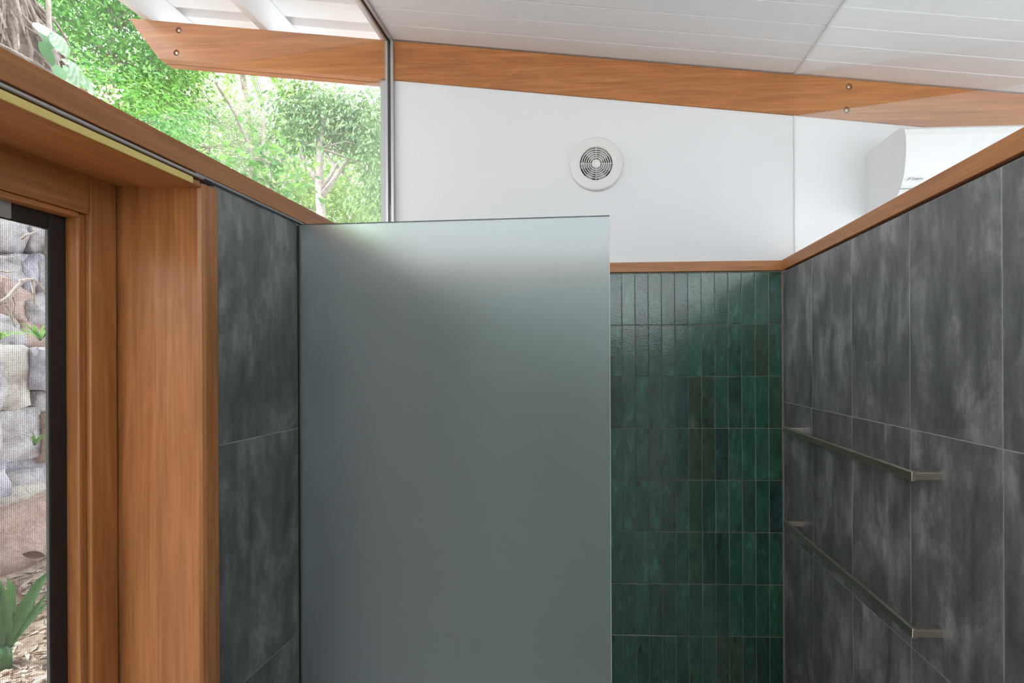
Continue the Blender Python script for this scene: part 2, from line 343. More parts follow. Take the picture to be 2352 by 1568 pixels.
# capping trims
t1 = box(.855, .995, -1.0, 2.2475, CAPB, CAPT).build('trim_1', 'timber_y', None, .0012, 1, kind='structure', label='orange timber capping along the top of the right partition')
box(XR + .022, .985, -1.0, 2.258, TOP, CAPB).build('recess_back', 'grout_grey', t1)
t2 = box(-.872, .8545, 2.2475, 2.264, CAPB, CAPT - .002).build('trim_2', 'timber_x', None, .001, 1, kind='structure', label='narrow orange timber capping above the green tiles')
box(-.872, .856, 2.2600, 2.2642, CAPT - .002, CAPT + .0015).build('sealant_line', 'sealant', t2)
t3 = box(-1.10, -.871, YR, 2.2635, CAPB, CAPT).build('trim_3', 'timber_y', None, .0015, 2, kind='structure', label='broad timber sill board under the clerestory window')
box(-1.08, XL - .02, 1.04, 2.26, TOP, CAPB - .005).build('recess_back', 'grout_grey', t3)
box(-1.06, -.8735, 1.01, 2.26, CAPB - .005, CAPB).build('metal_strip', 'aluminium_grey', t3)
t4 = box(-.884, -.874, -.62, 1.035, CZ + .4085, CZ + .4165).build('trim_4', 'aluminium', None, .0025, 2, kind='structure', label='grey aluminium track under the sill board above the door')
box(-.9, -.886, -.62, 1.035, CZ + .400, CAPB).build('recess_back', 'timber_y', t4)
box(-.8785, -.872, -.62, 1.003, CZ + .3895, CZ + .4045).build('gold_bead', 'brass_strip', t4, .002, 2)

# ------------------------------------------------------------------ door_1: timber lining, sash and insect screen
d1 = thing('door_1', (-1.0, .4, 0), 'timber framed doorway with black edged insect screen', None, kind='structure')
HS = CZ + .389
def U(rect_y, rect_x, z0, z1, name, mat, bev, seg=2): return box(rect_x[0], rect_x[1], rect_y[0], rect_y[1], z0, z1).build(name, mat, d1, bev, seg)
jamb_p = [(-1.062, 1.022), (-.8805, 1.022), (-.874, 1.0255), (-.871, 1.033), (-.871, 1.066), (-.874, 1.0715), (-.882, 1.0725), (-1.08, 1.0725), (-1.08, 1.022)]
MB().prism(jamb_p, 2, 0, CZ + .3985).build('jamb', 'timber_z', d1)
U((-.62, -.57), (-1.08, -.871), 0, HS, 'jamb', 'timber_z', .004)
U((-.57, 1.0218), (-1.005, -.8725), HS, CZ + .400, 'head_lining', 'timber_y', .002)
U((-.57, 1.0218), (-1.075, -1.0052), HS + .006, CZ + .405, 'head_stop', 'timber_y', .001)
U((.9625, 1.0185), (-1.105, -1.0615), 0, CZ + .399, 'stile', 'timber_z', .003)
U((-.57, -.51), (-1.105, -1.0615), 0, CZ + .389, 'stile', 'timber_z', .003)
U((-.51, .9622), (-1.105, -1.0615), CZ + .314, CZ + .399, 'top_rail', 'timber_y', .003)
U((1.0188, 1.0217), (-1.10, -1.075), 0, CZ + .399, 'groove_back', 'timber_z', 0)
# stepped glazing beads
U((.947, .9624), (-1.10, -1.072), 0, CZ + .312, 'bead', 'timber_z', .002)
U((.9475, .955), (-1.10, -1.0705), 0, CZ + .309, 'bead', 'timber_z', .002)
U((-.51, .9470), (-1.10, -1.0675), CZ + .303, CZ + .3138, 'bead', 'timber_y', .003)
# screen
U((.9155, .9468), (-1.103, -1.0965), .02, CZ + .318, 'screen_stile', 'screen_black', .002)
U((-.56, .9155), (-1.103, -1.0965), CZ + .270, CZ + .318, 'screen_rail', 'screen_black', .002)
U((.9143, .9155), (-1.1035, -1.0975), .02, CZ + .270, 'mesh_spline', 'screen_spline', 0)
U((-.5, .852), (-1.0962, -1.0925), CZ + .272, CZ + .312, 'screen_plate', 'aluminium_grey', .001)
MB().add([(-1.1, -.56, .02), (-1.1, .916, .02), (-1.1, .916, CZ + .272), (-1.1, -.56, CZ + .272)], [(0, 1, 2, 3)]).build('fly_screen', 'fly_mesh', d1)

# ------------------------------------------------------------------ window_1: clerestory over the left wall
w1 = thing('window_1', (XG, .3, CAPT), 'clerestory window with slim aluminium channel onto the garden', None, kind='structure')
def slab(x0, x1, y0, y1, z0, off=0.0):
    return MB().add([(x, yy, z) for yy in (y0, y1) for x, z in ((x0, z0), (x1, z0), (x1, roofz(x1) - off), (x0, roofz(x0) - off))],
                    [(0, 1, 2, 3), (7, 6, 5, 4), (0, 4, 5, 1), (1, 5, 6, 2), (2, 6, 7, 3), (3, 7, 4, 0)])
slab(XG - .003, XG + .003, YR, 2.25, CAPT, .002).build('pane', 'window_glass', w1)
for a, b_, nm, mt in ((-1.003, -.9925, 'frame_channel', 'aluminium'), (-.978, -.9655, 'frame_channel', 'aluminium')):
    slab(a, b_, 2.243, 2.2638, CAPT).build(nm, mt, w1)
    MB().add([(x, yy, roofz(x) - dz) for yy in (YR, 2.243) for x, dz in ((a, .014), (b_, .014), (b_, 0), (a, 0))],
             [(0, 1, 2, 3), (7, 6, 5, 4), (0, 4, 5, 1), (1, 5, 6, 2), (2, 6, 7, 3), (3, 7, 4, 0)]).build('head_channel', mt, w1)
slab(-.9925, -.978, 2.2505, 2.2638, CAPT).build('gasket', 'gasket', w1)
MB().add([(x, yy, roofz(x) - dz) for yy in (YR, 2.25) for x, dz in ((-.9925, .006), (-.978, .006), (-.978, 0), (-.9925, 0))],
         [(0, 1, 2, 3), (7, 6, 5, 4), (0, 4, 5, 1), (1, 5, 6, 2), (2, 6, 7, 3), (3, 7, 4, 0)]).build('gasket', 'gasket', w1)
MB().box(-1.036, -1.004, 2.262, 2.36, 1.9, roofz(-1.0) - BH).box(-1.0385, -1.036, 2.29, 2.32, 1.9, roofz(-1.0) - BH).build('wall_end', 'aluminium_grey', w1)
MB().box(-1.03, -.966, YR, 2.36, roofz(-1.0) + .003, roofz(-1.0) + .17).build('fascia', 'roof_white', w1)
# ------------------------------------------------------------------ window_2: frameless glass on the partition
w2 = thing('window_2', (XP, .6, CAPT), 'frameless clear glass standing on the partition up to the ceiling', None, kind='structure')
slab(XP - .005, XP + .005, -1.0, 2.262, CAPT, .001).build('pane', 'partition_glass', w2)
slab(XP - .0025, XP + .0025, 2.2575, 2.2642, CAPT, BH).build('silicone_joint', 'sealant', w2)
MB().add([(x, yy, roofz(x) - dz) for yy in (-1.0, 2.25) for x, dz in ((XP - .0045, .004), (XP + .0045, .004), (XP + .0045, 0), (XP - .0045, 0))],
         [(0, 1, 2, 3), (7, 6, 5, 4), (0, 4, 5, 1), (1, 5, 6, 2), (2, 6, 7, 3), (3, 7, 4, 0)]).build('silicone_joint', 'sealant', w2)
# window behind the camera; next-room glazing is guessed, added to light that room
w3 = thing('window_3', (1.5, YR - .05, CAPB), 'long clerestory window over the rear wall', None, kind='structure')
MB().add([(x, yy, z) for yy in (YR - .053, YR - .047) for x, z in ((-1., CAPB), (XF, CAPB), (XF, roofz(XF)), (-1., roofz(-1.)))],
         [(0, 1, 2, 3), (7, 6, 5, 4), (0, 4, 5, 1), (1, 5, 6, 2), (2, 6, 7, 3), (3, 7, 4, 0)]).build('pane', 'window_glass', w3)
for xm in (.95, 2.5): box(xm - .02, xm + .02, YR - .08, YR - .02, CAPB, roofz(xm)).build('mullion', 'aluminium', w3)
box(1.2, 3.8, YR - .053, YR - .047, 0, 2.05).build('pane', 'window_glass', w3)  # invented glass door, unseen, added to let daylight into the next room
w4 = thing('added_window_4', (XF + .05, .15, .85), 'unseen wide glazing added to bring daylight into the next room', None, kind='structure')
box(XF + .047, XF + .053, -1.6, 1.9, .0, 2.25).build('pane', 'window_glass', w4)  # unseen pane, added as a daylight opening for the next room

# ------------------------------------------------------------------ roof beam, purlins, roof sheet
YF = 2.2555
rb = thing('roof_beam', (-1.0, 2.3, roofz(-1.0) - BH), 'orange hardwood roof beam running along the end wall and out under the eave', 'beam')
for ya, yb, dz in ((YF, YF + .037, 0), (YF + .041, YF + .078, .002)):
    xe = 4.15
    pts = [(-2.286, roofz(-2.286)), (xe, roofz(xe)), (xe, roofz(xe) - BH), (-2.133, roofz(-2.133) - BH)]
    m_ = MB().prism(pts, 1, ya, yb); o = m_.build('beam_board', 'timber_x', rb, .0015, 1)
    if dz == 0: front_board = o
for bx, bz in ((-2.033, CZ + 1.627), (-2.045, CZ + 1.517), (1.166, CZ + 1.263), (1.155, CZ + 1.155)):
    drill(front_board, bx, bz, .0150, YF - .02, YF + .012, 24)
    bo = MB().lathe_y([(.0115, YF + .0121), (.0115, YF + .0105), (.0, YF + .0105)], bx, bz, 20).build('bolt', 'bolt_steel', rb)
    MB().lathe_y([(.0088, YF + .0106), (.0088, YF + .003), (.0066, YF + .0015), (.0, YF + .001)], bx, bz, 6).build('bolt_head', 'bolt_steel', bo)
PH = .158
for i, xp in enumerate((-2.171, -1.587)):
    z0 = roofz(xp)
    lab = ('white roof purlin over the sawn end of the timber beam', 'white roof purlin between the beam end and the window head')[i]
    MB().prism([(xp - .042, roofz(xp - .042) + .001), (xp, z0 + .001), (xp, z0 + PH), (xp - .042, roofz(xp - .042) + PH)], 1, YR - .4, 2.72).build('roof_purlin', 'roof_white', None, .002, 1, label=lab, category='purlin')
prof = []; yy = YR - .6
while yy < 2.6:
    for d_, h_ in ((0, 0), (.125, 0), (.142, .029), (.175, .029)): prof.append((yy + d_, h_))
    prof += [(yy + .03, .0)] if False else []
    yy += .192
xa, xb = -2.385, XF + .5; nP = len(prof); rs = MB()
for th in (0, .0012):
    rs.v += [(xa, y_, roofz(xa) + PH + .001 + h_ + th) for y_, h_ in prof] + [(xb, y_, roofz(xb) + PH + .001 + h_ + th) for y_, h_ in prof]
for t_ in (0, 2 * nP):
    for i in range(nP - 1): rs.f.append((t_ + i, t_ + i + 1, t_ + nP + i + 1, t_ + nP + i)); rs.sm.append(False)
me = bpy.data.meshes.new('roof_sheet'); me.from_pydata(rs.v, [], rs.f); me.materials.append(M['roof_white'])
link('roof_sheet', me, label='white ribbed metal roof sheet seen from below the eave', category='roof sheet')

# ------------------------------------------------------------------ frosted shower screen
pa, pb = Vector((XL, 1.378)), Vector((.036, 1.340)); dirp = (pb - pa).normalized(); nrm = Vector((-dirp.y, dirp.x))
ss = thing('shower_screen', (XL, 1.378, 0), 'frosted glass shower screen fixed to the dark tiled wall', 'shower screen')
ZT = CZ + .409
def scr(t0, t1, o0, o1, z0, z1):
    q = [pa + dirp * t0 + nrm * o0, pa + dirp * t1 + nrm * o0, pa + dirp * t1 + nrm * o1, pa + dirp * t0 + nrm * o1]
    return MB().prism([(p.x, p.y) for p in q], 2, z0, z1)
Lp = (pb - pa).length
scr(.002, Lp - .0015, 0, .010, .01, ZT - .0016).build('glass_panel', 'frosted_glass', ss)
scr(.002, Lp, .0, .010, ZT - .0014, ZT).build('polished_edge', 'glass_edge', ss)
scr(Lp - .0013, Lp, .001, .009, .01, ZT - .0016).build('polished_edge', 'sealant', ss)
scr(-.002, .0045, -.001, .011, .01, ZT - .004).build('silicone_seal', 'gasket', ss)

# ------------------------------------------------------------------ extractor fan
fx, fz, fy = -.001, CZ + .930, 2.264
fan = thing('extractor_fan', (fx, fy, fz), 'round white extractor fan grille on the white wall', 'extractor fan')
MB().lathe_y([(.125, fy), (.126, fy - .008), (.1245, fy - .0135), (.120, fy - .016), (.082, fy - .018), (.0785, fy - .0165), (.0765, fy - .010), (.0755, fy - .001)], fx, fz, 64).build('flange', 'plastic_white', fan)
drill(wall_back, fx, fz, .0775, 2.25, 2.352, 48)
MB().lathe_y([(.0757, fy - .001), (.0765, fy + .002), (.0765, 2.349), (0, 2.349)], fx, fz, 48).build('duct', 'duct_grey', fan)
for r in (.068, .058, .048, .038, .029):
    MB().lathe_y([(r - .0016, fy - .006), (r + .0016, fy - .006), (r + .0016, fy - .0145), (r - .0016, fy - .0145), (r - .0016, fy - .006)], fx, fz, 48).build('grille_ring', 'plastic_white', fan)
for a in range(4):
    q = a * math.pi / 2; cx_, sx_ = math.cos(q), math.sin(q); b = MB()
    for p in ((.016, .0768),):
        pl = [(p[0], -.0013), (p[1], -.0013), (p[1], .0013), (p[0], .0013)]
        b.prism([(fx + u * cx_ - v_ * sx_, fz + u * sx_ + v_ * cx_) for u, v_ in pl], 1, fy - .0146, fy - .006)
    b.build('grille_spoke', 'plastic_white', fan)
for a in range(6):
    b = MB(); q0 = a * math.pi / 3 - .35; vs_ = []
    for i in range(7):
        q = q0 + i / 6 * .56
        for r in (.02, .0745): vs_.append((fx + r * math.cos(q), fy + .020 - .010 * i / 6, fz + r * math.sin(q)))
    b.add(vs_, [(2 * i, 2 * i + 1, 2 * i + 3, 2 * i + 2) for i in range(6)], True).build('fan_blade', 'plastic_white', fan)
MB().lathe_y([(.021, fy + .04), (.021, fy - .0135), (.018, fy - .0165), (.010, fy - .0188), (0, fy - .0195)], fx, fz, 32).build('hub', 'plastic_white', fan)

# ------------------------------------------------------------------ towel rails
def towel_rail(z, label):
    t = thing('towel_rail', (XR, 1.65, z), label, 'towel rail', 'towel rails on the dark tiled partition')
    xb_ = .795
    # flat bar with rounded corners, running along Y
    r = .0035; hw, hh = .0065, .0125
    pr = [(xb_ + sx_ * (hw - r) + r * math.cos(q), z + sz * (hh - r) + r * math.sin(q)) for sx_, sz, q0 in ((1, 1, 0), (-1, 1, 90), (-1, -1, 180), (1, -1, 270)) for q in [math.radians(q0 + k_ * 30) for k_ in range(4)]]
    MB().prism(pr, 1, 1.236, 2.072).build('bar', 'rail_nickel', t, .001, 1)
    for yy in (1.2465, 2.058):
        h = .0105
        pr2 = [(yy + sy * (h - r) + r * math.cos(q), z + sz * (h - r) + r * math.sin(q)) for sy, sz, q0 in ((1, 1, 0), (-1, 1, 90), (-1, -1, 180), (1, -1, 270)) for q in [math.radians(q0 + k_ * 30) for k_ in range(4)]]
        MB().prism(pr2, 0, xb_ + hw - .0005, XR + .0004).build('post', 'rail_nickel', t)
towel_rail(CZ - .2925, 'upper flat-bar towel rail just below the horizontal tile joint')
towel_rail(CZ - .688, 'lower flat-bar towel rail halfway down the dark tiles')

# ------------------------------------------------------------------ split-system air conditioner in the next room
ax0, ax1 = 1.242, 2.04; ab, at_ = CZ + .655, CZ + .952; yw = 2.264
prof = [(yw, at_ - .012), (yw - .012, at_ - .002), (yw - .05, at_), (yw - .225, at_), (yw - .262, at_ - .006), (yw - .283, at_ - .022), (yw - .292, at_ - .05), (yw - .293, at_ - .10),
        (yw - .289, at_ - .15), (yw - .279, at_ - .20), (yw - .262, at_ - .24), (yw - .2544, at_ - .2490), (yw - .240, at_ - .2490), (yw - .240, at_ - .2525), (yw - .2515, at_ - .2525), (yw - .235, at_ - .272), (yw - .20, at_ - .290), (yw - .15, ab), (yw - .02, ab), (yw, ab + .02)]
ac = thing('air_conditioner', ((ax0 + ax1) / 2, yw, ab), 'white wall-mounted air conditioner behind the glass partition', 'air conditioner')
MB().prism(prof, 0, ax0 + .004, ax1 - .004, False).build('body', 'unit_white', ac)
MB().prism([(a_, b_) for a_, b_ in prof], 0, ax0, ax0 + .004).build('side_panel', 'unit_white', ac)
MB().prism([(a_, b_) for a_, b_ in prof], 0, ax1 - .004, ax1).build('side_panel', 'unit_white', ac)
MB().prism([(yw - .2555, at_ - .2535), (yw - .2615, at_ - .2535), (yw - .238, at_ - .282), (yw - .232, at_ - .280)], 0, ax0 + .05, ax1 - .05).build('air_flap', 'unit_white', ac)
def text_mesh(txt, size, shear, mat, name):
    cu = bpy.data.curves.new(name, 'FONT'); cu.body = txt; cu.size = size; cu.shear = shear; cu.extrude = .0002; cu.offset = .0004; cu.space_character = 1.05
    o = bpy.data.objects.new(name, cu); C.objects.link(o); dg = bpy.context.evaluated_depsgraph_get(); dg.update()
    me = bpy.data.meshes.new_from_object(o.evaluated_get(dg)); bpy.data.objects.remove(o); me.materials.clear(); me.materials.append(M[mat]); return me
lx, lz, ly = 1.272, CZ + .7270, yw - .2695 - .0085
tme = text_mesh('DAIKIN', .0125, .25, 'print_grey', 'logo_text')
tilt = math.radians(90) - math.atan2(.018, .06) * 0 - .20
o = link('logo_text', tme, ac, loc=(lx, ly, lz)); o.rotation_euler = (math.radians(90) + .22, 0, 0)
b = MB().add([(-.0175, -.002, 0), (-.0125, .008, 0), (-.0015, .012, 0), (-.009, .003, 0)], [(0, 1, 2, 3)]).add([(-.0175, -.002, .0004), (-.0125, .008, .0004), (-.0015, .012, .0004), (-.009, .003, .0004)], [(0, 1, 2, 3)])
o = link('logo_mark', b.mesh('logo_mark', 'print_grey'), ac, loc=(lx, ly, lz)); o.rotation_euler = (math.radians(90) + .22, 0, 0)

# ================================================================== GARDEN
def hn(x, y, s): return mnoise.noise(Vector((x * s, y * s, 3.1)))
def groundz(x, y):
    d = -x
    if d < 1.15: z = .30
    elif d < 2.62: z = .30 + (d - 1.15) / 1.47 * .62
    elif d < 2.74: z = .92 + (d - 2.62) / .12 * .80
    elif d < 4.2: z = 1.72 + (d - 2.74) / 1.46 * .95
    else: z = 2.67 + (d - 4.2) * .06
    return z + .03 * hn(x, y, 2.3) + .015 * hn(x, y, 7)
gxs = [-1.12 - .07 * i for i in range(50)] + [-4.7 - .6 * i for i in range(30)]; gys = [-5 + .12 * i for i in range(0, 90)] + [6 + .8 * i for i in range(20)]
gm = MB(); nx, ny = len(gxs), len(gys)
gm.v = [(x, y, groundz(x, y)) for x in gxs for y in gys]
gm.f = [(i * ny + j, (i + 1) * ny + j, (i + 1) * ny + j + 1, i * ny + j + 1) for i in range(nx - 1) for j in range(ny - 1)]; gm.sm = [True] * len(gm.f)
gm.build('garden_ground', 'mulch_base', kind='structure', label='mulched garden bed rising up a bank outside the door')
MB().box(-30, 40, -30, YR - .12, -.35, -.12).box(XF + .12, 40, YR - .12, 30, -.35, -.12).box(-1.12, XF + .12, 2.37, 30, -.35, -.12).build('yard_ground', 'paving_pale', kind='structure', label='pale ground around the house')

# --- stone retaining wall: each stone a part
def stone_mesh(ey, ez, ex, seed, rough=.18, sub=3, skew=0.0):
    bm = bmesh.new(); bmesh.ops.create_cube(bm, size=2); bmesh.ops.subdivide_edges(bm, edges=bm.edges[:], cuts=sub, use_grid_fill=True)
    for v_ in bm.verts:
        p = v_.co.copy(); s_ = p.normalized() * 1.28; p = p.lerp(s_, .20)
        n_ = mnoise.noise_vector(p * 1.1 + Vector((seed * 3.7, seed, seed * 1.3))); n2_ = mnoise.noise_vector(p * 3.1 + Vector((seed, 0, seed)))
        p += n_ * rough + n2_ * rough * .35
        v_.co = Vector((p.x * ex, p.y * ey, p.z * ez + skew * p.y * ez))
    me = bpy.data.meshes.new('stone'); bm.to_mesh(me); bm.free()
    me.polygons.foreach_set('use_smooth', [True] * len(me.polygons)); return me
rw = thing('retaining_wall', (-2.66, 2.1, .9), 'rough dry-stone retaining wall outside the screened door', 'stone wall')
def px_stone(parent, x0, y0, x1, y1, X, mat, seed, ex=.13, skew=0, name='stone', rough=.16):
    a = at_x(x0, y0, X); b_ = at_x(x1, y1, X); cy, cz = (a.y + b_.y) / 2, (a.z + b_.z) / 2
    me = stone_mesh(abs(b_.y - a.y) / 2 * .97, abs(a.z - b_.z) / 2 * .97, ex, seed, rough, 3, skew); me.materials.append(M[mat])
    return link(name, me, parent, loc=(X - ex * .55, cy, cz))
for i, q in enumerate([(-45, 792, 48, 936, 'stone_pale'), (52, 797, 150, 893, 'stone_blue'), (48, 896, 150, 947, 'stone_grey'), (-60, 942, 73, 1052, 'stone_grey'), (80, 950, 160, 1047, 'stone_pink'),
                       (-70, 1050, 135, 1096, 'stone_blue'), (-60, 1094, 82, 1131, 'stone_grey'), (-40, 1127, 80, 1170, 'stone_pale'), (84, 1084, 170, 1165, 'stone_pink')]):
    px_stone(rw, *q[:4], -2.58 + .03 * math.sin(i * 2.1), q[4], i + 1)
px_stone(rw, -70, 1166, 150, 1262, -2.50, 'stone_pink', 21, .16, .28)
ms = ['stone_grey', 'stone_pale', 'stone_blue', 'stone_pink']
for r in range(4):                                # the wall goes on to both sides
    for k_, yc in enumerate((.55, .95, 1.35, 1.68, 2.62, 3.0, 3.4, 3.8)):
        me = stone_mesh(.19 + .02 * ((k_ + r) % 3), .105, .14, 40 + r * 9 + k_); me.materials.append(M[ms[(r * 3 + k_) % 4]])
        link('stone', me, rw, loc=(-2.64 + .02 * ((k_ * r) % 3), yc + .06 * (r % 2), .98 + r * .21))
# --- rocky bank above with roots
rbk = thing('rock_bank', (-2.95, 2.1, 1.8), 'weathered rock bank laced with pale roots above the stone wall', 'rock bank')
for i, q in enumerate([(-40, 480, 42, 590), (30, 470, 78, 552), (48, 520, 98, 590), (88, 530, 140, 640), (-50, 575, 40, 668), (25, 582, 90, 672), (70, 610, 130, 702), (-30, 640, 50, 740), (38, 668, 100, 752), (84, 690, 150, 780), (-40, 725, 40, 800), (26, 735, 90, 800)]):
    px_stone(rbk, *q, -2.80 - .10 * (800 - q[3]) / 300, ('stone_grey', 'stone_blue', 'stone_grey', 'stone_pink')[i % 4], 60 + i, .13, .5 * math.sin(i * 1.7), 'rock', .26)
for i in range(26):                               # more rock up the slope and to the sides
    yy = random.uniform(.9, 3.4); zz = random.uniform(1.8, 3.0)
    if 1.85 < yy < 2.4 and zz < 2.45: continue
    me = stone_mesh(random.uniform(.12, .24), random.uniform(.1, .2), .14, 90 + i, .26); me.materials.append(M[ms[i % 3]])
    link('rock', me, rbk, loc=(-2.86 - (zz - 1.8) * .9, yy, zz))
def px_tube(pts, X, r, k=6): return MB().tube([at_x(a, b_, X) for a, b_ in pts], r, k)
for pts, r in (([(-5, 700), (20, 682), (42, 655), (58, 642), (76, 641), (92, 655), (108, 678)], .009), ([(74, 640), (77, 668), (80, 700), (88, 705)], .006), ([(46, 640), (50, 655), (54, 648)], .006),
               ([(12, 700), (22, 715), (30, 740), (36, 750)], .006), ([(30, 682), (34, 700), (30, 725)], .004), ([(50, 548), (64, 538), (80, 534), (88, 537)], .006), ([(0, 622), (14, 625), (34, 623)], .005)):
    px_tube(pts, -2.60, [r * (1 - .5 * i / len(pts)) for i in range(len(pts))]).build('root', 'root_pale', rbk)

# --- leaves
def leaf_arrays(cent, size, dirs, aspect=.42, fold=.25, jitter=.35):
    n = len(cent); d = dirs + rng.normal(0, jitter, (n, 3)); d /= np.linalg.norm(d, axis=1)[:, None]
    u = rng.normal(0, 1, (n, 3)); u[:, 2] += .9; u -= d * (u * d).sum(1)[:, None]; u /= np.linalg.norm(u, axis=1)[:, None] + 1e-9
    sd_ = np.cross(d, u); s = size * rng.uniform(.65, 1.25, (n, 1))
    mid = cent + d * s * .5
    a = cent; tip = cent + d * s - u * s * .12
    l = mid + sd_ * s * aspect * .5 + u * s * fold * .3; r = mid - sd_ * s * aspect * .5 + u * s * fold * .3
    V = np.stack([a, l, tip, r], 1).reshape(-1, 3); k = np.arange(n)[:, None] * 4
    Fc = np.concatenate([k + np.array([[0, 1, 2]]), k + np.array([[0, 2, 3]])], 1).reshape(-1, 3)
    return V, Fc
def np_mesh(name, V, Fc, mat):
    me = bpy.data.meshes.new(name); me.vertices.add(len(V)); me.vertices.foreach_set('co', V.astype(np.float32).ravel())
    nf, kf = Fc.shape; me.loops.add(nf * kf); me.polygons.add(nf); me.loops.foreach_set('vertex_index', Fc.astype(np.int32).ravel())
    me.polygons.foreach_set('loop_start', np.arange(0, nf * kf, kf, dtype=np.int32)); me.update(calc_edges=True); me.materials.append(M[mat]); return me
def tree(name, label, cat, cpx, Y, rad, nl, lsize, leaf, bark, ncl=40, spread=.22, aspect=.42, droop=.3, trunk_r=.05, trunk=None, group=None, clumps=None, twig=.008, center=None):
    c = at_y(cpx[0], cpx[1], Y) if center is None else Vector(center)
    base = Vector((c.x, c.y, groundz(c.x, c.y) - .05)) if trunk is None else trunk[0]
    t = thing(name, base, label, cat, group)
    cl = []
    while len(cl) < ncl:
        p = rng.normal(0, 1, 3); p /= np.linalg.norm(p); p *= rng.uniform(.25, 1) ** .5
        cl.append(np.array(c) + p * np.array(rad))
    cl = np.array(cl) if clumps is None else np.array(clumps)
    b = MB(); trunk_pts = trunk or [base, base.lerp(c, .45) + Vector((.06, .04, 0)), base.lerp(c, .8), c + Vector((0, 0, rad[2] * .25))]
    if trunk: trunk_pts = trunk
    n_ = len(trunk_pts); b.tube(trunk_pts, [trunk_r * (1 - .55 * i / (n_ - 1)) for i in range(n_)], 8)
    anchors = [trunk_pts[-2], trunk_pts[-1], trunk_pts[-2].lerp(trunk_pts[-1], .5)]
    for q in cl[::1 if len(cl) < 60 else 2]:
        e = Vector(q); a = min(anchors, key=lambda p: (p - e).length); mid = a.lerp(e, .5) + Vector((random.uniform(-1, 1), random.uniform(-1, 1), random.uniform(0, 1))) * (a - e).length * .12
        b.tube([a, mid, e], [twig * 1.6, twig, twig * .4], 5, False)
    b.build('trunk', bark, t)
    idx = rng.integers(0, len(cl), nl); off = rng.normal(0, 1, (nl, 3)) * spread * np.array([1, 1, .8])
    cent = cl[idx] + off; dirs = off / (np.linalg.norm(off, axis=1)[:, None] + 1e-6) * .8; dirs[:, 2] -= droop
    V, Fc = leaf_arrays(cent, lsize, dirs, aspect); link('foliage', np_mesh('foliage', V, Fc, leaf), t, kind='stuff')
    return t
# dense small-leaved tree near the bank
tree('dense_tree', 'dense bright green small-leaved tree left of the beam end', 'tree', (255, 120), 5.2, (.85, .9, 1.4), 22000, .062, 'leaf_green', 'bark_grey', 130, .16, .4, .5, .06)
tree('dense_tree', 'dark green bush behind the striped-leaf climber', 'tree', (268, 345), 3.9, (.56, .5, .56), 9000, .048, 'leaf_green', 'bark_grey', 60, .16, .4, .5, .05)
# fine grey-green tree in the middle
tree('wispy_tree', 'wispy grey-green tree with fine leaves and thin twigs', 'tree', (480, 320), 7.5, (1.03, .55, 1.03), 20000, .046, 'leaf_sage', 'bark_grey', 110, .13, .36, .2, .035, twig=.006)
# young broad-leaved sapling
sap = at_y(640, 560, 5.0)
tree('sapling', 'young sapling with broad fresh green leaves', 'sapling', (622, 400), 5.0, (.38, .3, .40), 340, .095, 'leaf_fresh', 'bark_grey', 26, .10, .5, .1, .022, twig=.005)
# pale trunked tree by the end wall: trunk forks above the sill
def q(x, y, Y=7.6): return at_y(x, y, Y)
gb = q(741, 560); gb.z = groundz(gb.x, gb.y) - .05
t4c = [list(q(*p)) for p in ((680, 320), (650, 285), (690, 255), (730, 235), (780, 240), (820, 230), (850, 260), (865, 300), (840, 320), (800, 300), (760, 285), (720, 290), (845, 380), (868, 420), (850, 450), (640, 240), (680, 225), (720, 210), (800, 265), (870, 235), (765, 255), (862, 345))]
t4c = t4c + [[x_ + random.uniform(-.3, .3), y_ + random.uniform(.1, .9), z_ + random.uniform(-.2, .2)] for x_, y_, z_ in t4c]
t4 = tree('forked_tree', 'pale-barked tree with forked trunk and glossy drooping leaves', 'tree', (765, 300), 7.6, (1, .6, .8), 8500, .105, 'leaf_glossy', 'bark_pale', 40, .17, .36, .9, .085,
          trunk=[gb, q(738, 505), q(733, 420), q(735, 340), q(745, 280)], clumps=t4c, twig=.012)
b = MB()
b.tube([q(734, 425), q(715, 395), q(697, 370), q(686, 320)], [.055, .045, .035, .02], 7); b.tube([q(735, 455), q(765, 415), q(785, 385), q(810, 350)], [.05, .042, .034, .02], 7)
b.tube([q(736, 440), q(758, 405), q(775, 375)], [.04, .03, .02], 7); b.build('branch', 'bark_pale', t4)
# thin dark leaning stems
for pts, lab in (([(612, 470), (600, 430), (578, 400), (575, 340), (540, 260), (505, 205), (495, 190)], 'thin grey stem leaning across the wispy tree'), ([(612, 480), (608, 420), (604, 350), (606, 250)], 'slender upright grey stem beside the sapling')):
    p = [at_y(a, b_, 6.2) for a, b_ in pts]; p0 = p[0].copy(); p0.z = groundz(p0.x, p0.y) - .05
    st = thing('slender_tree', p0, lab, 'tree'); MB().tube([p0] + p, [.04] + [.032 * (1 - .6 * i / len(p)) for i in range(len(p))], 7).build('trunk', 'bark_grey', st)
# light-leaved trees further up the hill
for (px_, py_, Y, rr, nl, lab) in ((850, 420, 12.4, (1.75, .8, 1.75), 6000, 'light green tree behind the forked tree'), (610, 380, 11.8, (1.9, 1, 1.5), 4500, 'loose yellow-green tree behind the sapling'), (420, 230, 14.5, (2.4, 1, 2.0), 4500, 'loose light green tree behind the wispy tree'),
                                  (740, 470, 10.0, (1.3, .7, .8), 3000, 'low light green shrub behind the forked trunk')):
    tree('background_tree', lab, 'tree', (px_, py_), Y, rr, nl, .13, 'leaf_light', 'bark_pale', 90, .24, .42, .4, .06, twig=.007)
